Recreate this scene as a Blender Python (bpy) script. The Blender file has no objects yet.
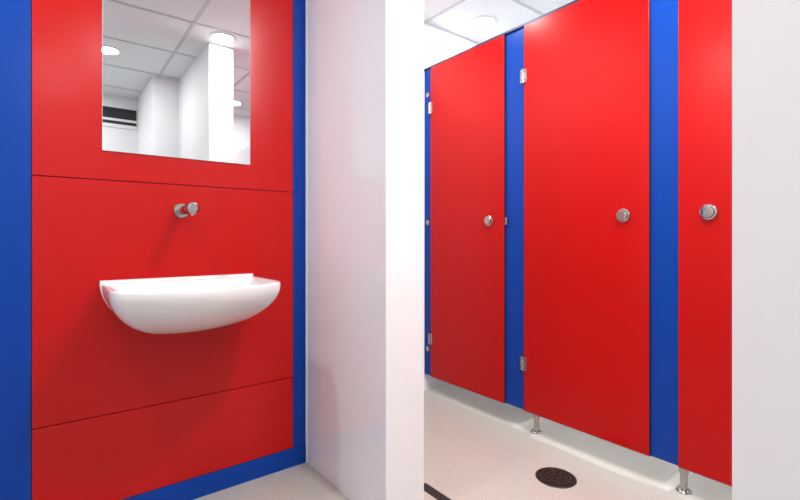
import bpy, bmesh, math
from mathutils import Vector, Matrix

S = bpy.context.scene
COL = S.collection

# ------------------------------------------------------------------ materials
def mat(name, color, rough=0.4, metal=0.0, spec=0.5, coat=0.0, noise=None, bump=None, emis=None):
    m = bpy.data.materials.new(name); m.use_nodes = True
    nt = m.node_tree; b = nt.nodes['Principled BSDF']
    b.inputs['Base Color'].default_value = (*color, 1)
    b.inputs['Roughness'].default_value = rough
    b.inputs['Metallic'].default_value = metal
    b.inputs['Specular IOR Level'].default_value = spec
    b.inputs['Coat Weight'].default_value = coat
    b.inputs['Coat Roughness'].default_value = 0.08
    if emis:
        b.inputs['Emission Color'].default_value = (*emis[0], 1)
        b.inputs['Emission Strength'].default_value = emis[1]
    geo = nt.nodes.new('ShaderNodeNewGeometry')
    if noise:
        scale, amt = noise
        n = nt.nodes.new('ShaderNodeTexNoise'); n.inputs['Scale'].default_value = scale
        n.inputs['Detail'].default_value = 4
        nt.links.new(geo.outputs['Position'], n.inputs['Vector'])
        r = nt.nodes.new('ShaderNodeValToRGB')
        r.color_ramp.elements[0].position = 0.35; r.color_ramp.elements[1].position = 0.65
        r.color_ramp.elements[0].color = (*[c*(1-amt) for c in color], 1)
        r.color_ramp.elements[1].color = (*[min(1, c*(1+amt*0.5)) for c in color], 1)
        nt.links.new(n.outputs['Fac'], r.inputs['Fac'])
        nt.links.new(r.outputs['Color'], b.inputs['Base Color'])
    if bump:
        scale, st = bump
        n = nt.nodes.new('ShaderNodeTexNoise'); n.inputs['Scale'].default_value = scale
        nt.links.new(geo.outputs['Position'], n.inputs['Vector'])
        bp = nt.nodes.new('ShaderNodeBump'); bp.inputs['Strength'].default_value = st
        bp.inputs['Distance'].default_value = 0.01
        nt.links.new(n.outputs['Fac'], bp.inputs['Height'])
        nt.links.new(bp.outputs['Normal'], b.inputs['Normal'])
    return m

M_RED = mat('red_laminate', (0.46, 0.002, 0.0015), 0.24, spec=0.32, bump=(2.2, 0.14))
M_REDD = mat('red_door_laminate', (0.45, 0.002, 0.0015), 0.26, spec=0.24, bump=(1.5, 0.08))
M_BLUE = mat('blue_laminate', (0.0005, 0.045, 0.31), 0.28, spec=0.22)
M_WHITEG = mat('white_cladding_gloss', (0.79, 0.80, 0.84), 0.09, spec=0.6, bump=(1.6, 0.08))
M_WHITE = mat('white_paint', (0.78, 0.79, 0.80), 0.5)
M_PANELW = mat('white_laminate', (0.80, 0.81, 0.82), 0.35)
M_CEIL = mat('ceiling_tile', (0.74, 0.76, 0.78), 0.8, noise=(60, 0.05))
M_GRID = mat('ceiling_grid_metal', (0.48, 0.49, 0.51), 0.5)
M_CER = mat('ceramic', (0.76, 0.77, 0.77), 0.07, spec=0.6)
M_STEEL = mat('satin_steel', (0.45, 0.435, 0.41), 0.13, metal=1.0)
M_MIR = mat('mirror_glass', (0.80, 0.83, 0.84), 0.0, metal=1.0)
M_DARK = mat('dark_core', (0.03, 0.01, 0.015), 0.6)
M_BLACK = mat('black_iron', (0.015, 0.013, 0.012), 0.5)
M_SLOT = mat('vent_black', (0.01, 0.01, 0.012), 0.5)
M_LAMP = mat('lamp_lens', (1, 1, 1), 0.5, emis=((1, 0.98, 0.95), 8))

def floor_mat():
    m = bpy.data.materials.new('speckled_vinyl'); m.use_nodes = True
    nt = m.node_tree; b = nt.nodes['Principled BSDF']
    geo = nt.nodes.new('ShaderNodeNewGeometry')
    v = nt.nodes.new('ShaderNodeTexVoronoi'); v.inputs['Scale'].default_value = 200
    nt.links.new(geo.outputs['Position'], v.inputs['Vector'])
    r = nt.nodes.new('ShaderNodeValToRGB')
    e = r.color_ramp.elements
    e[0].position = 0.08; e[0].color = (0.36, 0.335, 0.295, 1)
    e[1].position = 0.26; e[1].color = (0.475, 0.45, 0.405, 1)
    x = r.color_ramp.elements.new(0.75); x.color = (0.51, 0.485, 0.44, 1)
    nt.links.new(v.outputs['Distance'], r.inputs['Fac'])
    nt.links.new(r.outputs['Color'], b.inputs['Base Color'])
    b.inputs['Roughness'].default_value = 0.24
    return m
M_FLOOR = floor_mat()

# ------------------------------------------------------------------ helpers
def finish(bm, name, m, parent=None, smooth=False, angle=35):
    bmesh.ops.recalc_face_normals(bm, faces=bm.faces)
    me = bpy.data.meshes.new(name)
    c = sum((v.co for v in bm.verts), Vector()) / len(bm.verts)
    for v in bm.verts: v.co -= c
    if smooth:
        for f in bm.faces: f.smooth = True
        for ed in bm.edges:
            if len(ed.link_faces) == 2 and ed.calc_face_angle(0) > math.radians(angle):
                ed.smooth = False
    bm.to_mesh(me); bm.free()
    me.materials.append(m)
    o = bpy.data.objects.new(name, me); COL.objects.link(o)
    o.location = c
    if parent is not None:
        o.parent = parent
        o.location = c - parent.location
    return o

def box(name, x0, x1, y0, y1, z0, z1, m, bevel=0.0, parent=None, seg=2):
    bm = bmesh.new()
    bmesh.ops.create_cube(bm, size=1)
    for v in bm.verts:
        v.co = Vector((x0+(v.co.x+.5)*(x1-x0), y0+(v.co.y+.5)*(y1-y0), z0+(v.co.z+.5)*(z1-z0)))
    if bevel:
        bmesh.ops.bevel(bm, geom=list(bm.edges), offset=bevel, segments=seg, profile=.5, affect='EDGES')
    return finish(bm, name, m, parent)

def empty(name, loc):
    o = bpy.data.objects.new(name, None); COL.objects.link(o)
    o.location = loc; o.empty_display_size = 0.05
    return o

def lathe(name, prof, origin, axis, m, parent=None, n=40):
    q = Vector(axis).normalized().to_track_quat('Z', 'Y')
    bm = bmesh.new(); rings = []
    for r, h in prof:
        if r < 1e-6:
            rings.append([bm.verts.new(Vector(origin)+q @ Vector((0, 0, h)))])
        else:
            rings.append([bm.verts.new(Vector(origin)+q @ Vector((r*math.cos(2*math.pi*i/n), r*math.sin(2*math.pi*i/n), h))) for i in range(n)])
    for a, b in zip(rings, rings[1:]):
        for i in range(n):
            j = (i+1) % n
            if len(a) == 1 and len(b) == 1: continue
            if len(a) == 1: bm.faces.new((a[0], b[i], b[j]))
            elif len(b) == 1: bm.faces.new((a[i], a[j], b[0]))
            else: bm.faces.new((a[i], a[j], b[j], b[i]))
    return finish(bm, name, m, parent, smooth=True, angle=30)

# ------------------------------------------------------------------ dimensions
H = 2.417
D = 1.85
YF = 2.25
PX0, PX1 = 0.90, 1.07
CD = 1.925
XR = 3.35; XL = -0.70; YB = -1.60

# ------------------------------------------------------------------ shell
box('floor', XL-.1, XR+.1, YB-.1, YF+.1, -.08, 0, M_FLOOR)
box('ceiling', XL-.1, XR+.1, YB-.1, YF+.1, H, H+.08, M_CEIL)
box('wall_far', PX1, XR+.1, YF, YF+.1, 0, H, M_WHITEG)
box('wall_right', XR, XR+.1, YB, YF, 0, H, M_WHITE)
box('wall_left', XL-.1, XL, YB, YF, 0, H, M_WHITE)
box('wall_back', XL-.1, XR+.1, YB-.1, YB, 0, H, M_WHITE)
box('wall_sink', XL, PX0, D+.013, YF+.1, 0, H, M_DARK)
box('wall_partition', PX0, PX1, 1.251, YF+.1, 0, H, M_WHITEG)
box('wall_entry', PX0, PX1, YB, 0.258, 0, H, M_WHITE)
box('wall_boxing', .690, PX0, YB, -.74, 0, H, M_WHITE)
box('trim_1', PX0, PX1, 1.245, 1.251, 0, H, M_WHITE, 0.001)
box('trim_2', 1.165, 1.205, -0.4, 1.392, 0, 0.003, M_BLACK, 0.001)
box('trim_3', PX0-.005, PX0, D-.005, D, 0.0, H, M_WHITE)

bm = bmesh.new()
def addbox(bm, x0, x1, y0, y1, z0, z1):
    r = bmesh.ops.create_cube(bm, size=1)
    for v in r['verts']:
        v.co = Vector((x0+(v.co.x+.5)*(x1-x0), y0+(v.co.y+.5)*(y1-y0), z0+(v.co.z+.5)*(z1-z0)))
gx = [2.24+.3+.6*i for i in range(-6, 3)]
gy = [2.01-.3+.6*i for i in range(-6, 2)]
for x in gx:
    if XL < x < XR: addbox(bm, x-.010, x+.010, YB, YF, H-.004, H)
for y in gy:
    if YB < y < YF: addbox(bm, XL, XR, y-.010, y+.010, H-.0038, H)
finish(bm, 'ceiling_grid', M_GRID)

e = empty('wall_vent', (0.1, YB, 2.2))
box('frame', -.5, .688, YB, YB+.012, 2.10, 2.31, M_WHITE, .002, e)
box('slot_upper', -.48, .68, YB+.012, YB+.014, 2.19, 2.295, M_SLOT, 0, e)
box('slot_lower', -.48, .68, YB+.012, YB+.014, 2.135, 2.165, M_SLOT, 0, e)

# ------------------------------------------------------------------ sink wall panels
xl, xr = -.051, .8346
def panel(x0, x1, z0, z1, m, name):
    return box(name, x0, x1, D, D+.013, z0, z1, m, .0008)
panel(xl, xr, .392, 1.1985, M_RED, 'wall_panel_red')
panel(xl, xr, 1.2015, H, M_RED, 'wall_panel_red')
panel(xl, xr, .082, .389, M_RED, 'wall_panel_red')
panel(xr+.002, PX0-.005, .082, H, M_BLUE, 'wall_panel_blue')
panel(XL, xl-.002, .082, H, M_BLUE, 'wall_panel_blue')
box('baseboard_sink', XL, PX0, D-.003, D+.013, 0, .080, M_BLUE, .001)

e = empty('wall_mirror', (.39, D, 1.75))
box('glass', .135, .645, D-.006, D, 1.30, 2.20, M_MIR, .0012, e)

# ------------------------------------------------------------------ tap
tx, tz = .385, 1.103
e = empty('wall_tap', (tx, D, tz))
lathe('flange', [(0, 0), (.028, 0), (.028, .006), (.026, .009), (.0, .009)], (tx, D, tz), (0, -1, 0), M_STEEL, e)
lathe('spout', [(0, .009), (.0165, .009), (.0165, .145), (.0200, .147), (.0208, .150), (.0208, .186), (.019, .189), (.0145, .190), (.014, .187), (0, .187)],
      (tx, D, tz), (0, -1, 0), M_STEEL, e)
lathe('outlet', [(0, 0), (.007, 0), (.007, .006), (.005, .007), (0, .007)], (tx, D-.170, tz-.019), (0, 0, -1), M_STEEL, e)

# ------------------------------------------------------------------ basin
cx = .391; A = .259; ZR = .845; DEP = .192
def half():
    pts = [(A, 0.0), (A, .06), (A, .13), (A, .20), (A, .265)]
    def bez(p0, p1, p2, n):
        return [((1-t)**2*p0[0]+2*t*(1-t)*p1[0]+t*t*p2[0], (1-t)**2*p0[1]+2*t*(1-t)*p1[1]+t*t*p2[1]) for t in [(i+1)/n for i in range(n)]]
    pts += bez((A, .265), (A+.004, .340), (A-.045, .354), 8)
    pts += bez((A-.045, .354), (A*.42, .425), (0, .425), 12)
    return pts
hp = half()
outline = hp + [(-x, y) for x, y in hp[-2::-1]]
NB = 14
backpts = [(-A + 2*A*i/NB, 0.0) for i in range(1, NB)]
loop = outline + backpts
def ring(bm, fn):
    return [bm.verts.new(Vector(fn(x, y))) for x, y in loop]
bm = bmesh.new()
rings = []
P = 1.85; T0 = 12
for k in range(0, 21):
    th = math.radians(T0 + (90-T0)*k/20)
    s = math.sin(th)**(2/P); u = math.cos(th)**(2/P)
    z = ZR - .014 - (DEP-.014)*u/(math.cos(math.radians(T0))**(2/P))
    rings.append(ring(bm, lambda x, y, s=s, z=z: (cx+x*s, D-y*(s**1.2), z)))
for sc, dz in ((1.0, -.006), (.998, -.002), (.990, 0), (.975, .0)):
    rings.append(ring(bm, lambda x, y, sc=sc, dz=dz: (cx+x*sc, D-y*sc, ZR+dz)))
def inner(x, y, s, z, back=.075):
    yy = back + (y/.425)*(.425-.028-back)
    yc = .22
    return (cx + x*.925*s, D-(yc+(yy-yc)*s), z)
for s, z in ((1.0, ZR-.002), (.985, ZR-.008), (.95, ZR-.03), (.88, ZR-.060), (.76, ZR-.085), (.55, ZR-.105), (.28, ZR-.113), (.10, ZR-.115)):
    rings.append(ring(bm, lambda x, y, s=s, z=z: inner(x, y, s, z)))
for a, b in zip(rings, rings[1:]):
    n = len(a)
    for i in range(n):
        j = (i+1) % n
        bm.faces.new((a[i], a[j], b[j], b[i]))
bm.faces.new(rings[0]); bm.faces.new(rings[-1])
e = empty('wash_basin', (cx, D, ZR))
finish(bm, 'bowl', M_CER, e, smooth=True, angle=50)
bm = bmesh.new(); prof = []
for k in range(0, 25):
    th = math.radians(T0 + (90-T0)*k/24)
    s = math.sin(th)**(2/P); u = math.cos(th)**(2/P)/(math.cos(math.radians(T0))**(2/P))
    prof.append((A*s+.004, ZR-.004-(DEP)*u))
prof.append((A+.004, ZR+.009))
poly = [(cx+x, z) for x, z in prof] + [(cx-x, z) for x, z in prof[::-1]]
f1 = [bm.verts.new((x, D-.016, z)) for x, z in poly]
f2 = [bm.verts.new((x, D, z)) for x, z in poly]
bm.faces.new(f1); bm.faces.new(f2[::-1])
for i in range(len(f1)):
    j = (i+1) % len(f1); bm.faces.new((f1[i], f1[j], f2[j], f2[i]))
bmesh.ops.bevel(bm, geom=[ed for ed in bm.edges if all(abs(v.co.y-(D-.016)) < 1e-5 for v in ed.verts)], offset=.003, segments=2, profile=.5, affect='EDGES')
finish(bm, 'back_plate', M_CER, e, smooth=True, angle=40)
lathe('waste', [(0, 0), (.021, 0), (.021, .002), (.014, .004), (.012, .001), (0, .001)], (cx, D-.22, ZR-.115), (0, 0, 1), M_STEEL, e)

# ------------------------------------------------------------------ cubicles
ZB, ZT = .109, 2.095
def hinge(par, y, z):
    box('hinge_leaf_door', CD-.005, CD, y-.020, y-.003, z-.034, z+.034, M_STEEL, .0015, par)
    box('hinge_leaf_post', CD-.005, CD, y+.003, y+.018, z-.034, z+.034, M_STEEL, .0015, par)
    lathe('hinge_barrel', [(0, -.036), (.0065, -.036), (.0065, -.002), (.0045, -.001), (.0045, .001), (.0065, .002), (.0065, .036), (0, .036)], (CD-.006, y, z), (0, 0, 1), M_STEEL, par, n=16)
    for dy in (-.012, .0115):
        for dz in (-.02, .02):
            lathe('screw', [(0, 0), (.0035, 0), (.003, .0012), (0, .0015)], (CD-.005, y+dy, z+dz), (-1, 0, 0), M_BLACK, par, n=10)
def knob(par, y, z):
    lathe('knob', [(0, 0), (.028, 0), (.029, .003), (.029, .008), (.027, .010), (.022, .0105), (.0215, .018), (.020, .020), (.013, .0205), (.0125, .0190), (0, .0190)], (CD, y, z), (-1, 0, 0), M_STEEL, par)

def door(y0, y1, knob_low):
    e = empty('cubicle_door', (CD, (y0+y1)/2, (ZB+ZT)/2))
    box('leaf_core', CD+.0012, CD+.0125, y0+.0012, y1-.0012, ZB+.001, ZT, M_DARK, 0, e)
    box('leaf_face', CD, CD+.0112, y0+.0025, y1-.0025, ZB+.0025, ZT-.001, M_REDD, .001, e)
    ky = y0+.105 if knob_low else y1-.105
    knob(e, ky, 1.096)
    if knob_low:
        for z in (1.834, .353): hinge(e, y1, z)
    return e
door(1.577, 2.176, True)
door(.833, 1.453, True)
door(.127, .729, False)
door(-.60, .020, True)
door(-1.30, -.70, True)

def post(y0, y1, foot_y, keep=None, div=None):
    e = empty('cubicle_pilaster', (CD+.02, (y0+y1)/2, 1.1))
    box('post_panel', CD+.013, CD+.033, y0, y1, ZB, ZT, M_BLUE, .001, e)
    if foot_y is not None:
        fx = 1.978
        box('foot_bracket', CD+.033, fx+.014, foot_y-.014, foot_y+.014, ZB-.01, ZB+.05, M_STEEL, .002, e)
        lathe('foot', [(0, 0), (.028, 0), (.028, .004), (.024, .008), (.014, .010), (.0135, .014), (.0135, .070), (.017, .072), (.017, ZB-.010), (0, ZB-.010)], (fx, foot_y, 0), (0, 0, 1), M_STEEL, e, n=28)
    if keep:
        box('latch_keep', CD-.004, CD+.013, keep-.018, keep-.002, 1.07, 1.11, M_STEEL, .002, e)
    if div is not None:
        box('divider', CD+.034, XR-.004, div-.0065, div+.0065, .15, 2.05, M_PANELW, .001, e)
    return e
post(2.135, YF-.001, None)
post(1.39, 1.618, 1.412, keep=1.574, div=1.515)
post(.69, .873, .727, div=.781)
post(-.02, .165, .07, div=.10)
post(-.74, -.56, -.65, div=-.62)
post(YB+.001, -1.27, -1.4)
e = empty('wall_bracket', (CD, 2.21, 1.1))
for i, z in enumerate((1.93, 1.10, .28)):
    lathe('disc_%d' % (i+1), [(0, 0), (.017, 0), (.017, .006), (.012, .010), (0, .010)], (CD+.013, 2.212, z), (-1, 0, 0), M_STEEL, e, n=24)

box('cubicle_headrail', CD+.001, CD+.034, YB, YF, ZT, ZT+.012, mat('dark_rail', (.02, .03, .07), .4, metal=.5), .001)

# drain
dx, dy_ = 1.664, 1.093
e = empty('floor_drain', (dx, dy_, 0))
lathe('rim', [(0, 0), (.082, 0), (.082, .002), (.079, .004), (.072, .004), (.071, .0015), (0, .0015)], (dx, dy_, 0), (0, 0, 1), M_BLACK, e, n=56)
bm = bmesh.new()
for r in (.020, .040, .059):
    n = 48; w = .0045
    lo = []
    for rr, z in ((r-w, .0015), (r-w, .0045), (r+w, .0045), (r+w, .0015)):
        lo.append([bm.verts.new((dx+rr*math.cos(2*math.pi*i/n), dy_+rr*math.sin(2*math.pi*i/n), z)) for i in range(n)])
    for a, b in zip(lo, lo[1:]):
        for i in range(n): bm.faces.new((a[i], a[(i+1) % n], b[(i+1) % n], b[i]))
for k in range(8):
    r = bmesh.ops.create_cube(bm, size=1)
    R = Matrix.Rotation(k*math.pi/4, 4, 'Z')
    for v in r['verts']:
        c = Vector(((v.co.x)*.056+.043, v.co.y*.007, .003+v.co.z*.0028))
        v.co = Vector((dx, dy_, 0)) + R @ c
finish(bm, 'grate', mat('drain_grate', (.05, .043, .036), .35, metal=.5), e)

# ------------------------------------------------------------------ lamps
def downlight(x, y, power):
    e = empty('downlight', (x, y, H))
    lathe('trim_ring', [(.070, 0), (.090, 0), (.090, .004), (.086, .007), (.074, .008), (.070, .005), (.070, 0)], (x, y, H), (0, 0, -1), M_WHITE, e, n=40)
    lathe('lens', [(0, .0), (.070, .0), (.070, .003), (0, .003)], (x, y, H), (0, 0, -1), M_LAMP, e, n=40)
    l = bpy.data.lights.new('lamp', 'AREA'); l.shape = 'DISK'; l.size = .13
    l.energy = power; l.color = (1, .985, .965)
    o = bpy.data.objects.new('lamp', l); COL.objects.link(o); o.parent = e; o.location = (0, 0, -.010)
for (x, y, p) in [(2.24, 2.01, 11), (2.60, 1.15, 22), (2.60, .42, 22), (2.60, -.30, 11),
               (1.50, 1.75, 9), (1.50, .75, 9), (1.50, -.30, 9), (1.5, -1.1, 7),
               (.956, .40, 27), (.332, -.336, 7), (.0, -1.15, 8), (-.40, 1.20, 12)]:
    downlight(x, y, p)

w = bpy.data.worlds.new('World'); S.world = w; w.use_nodes = True
w.node_tree.nodes['Background'].inputs[0].default_value = (.9, .95, 1, 1)
w.node_tree.nodes['Background'].inputs[1].default_value = 0.3

# ------------------------------------------------------------------ camera
c = bpy.data.cameras.new('camera'); c.sensor_width = 36; c.lens = 451/800*36
c.shift_y = -12/800; c.clip_start = .02
o = bpy.data.objects.new('camera', c); COL.objects.link(o)
o.location = (0, 0, 1.0)
o.rotation_euler = (math.pi/2, 0, -math.atan2(.6105, .7917))
S.camera = o
S.view_settings.view_transform = 'Standard'
S.view_settings.look = 'None'
S.view_settings.exposure = 0.05
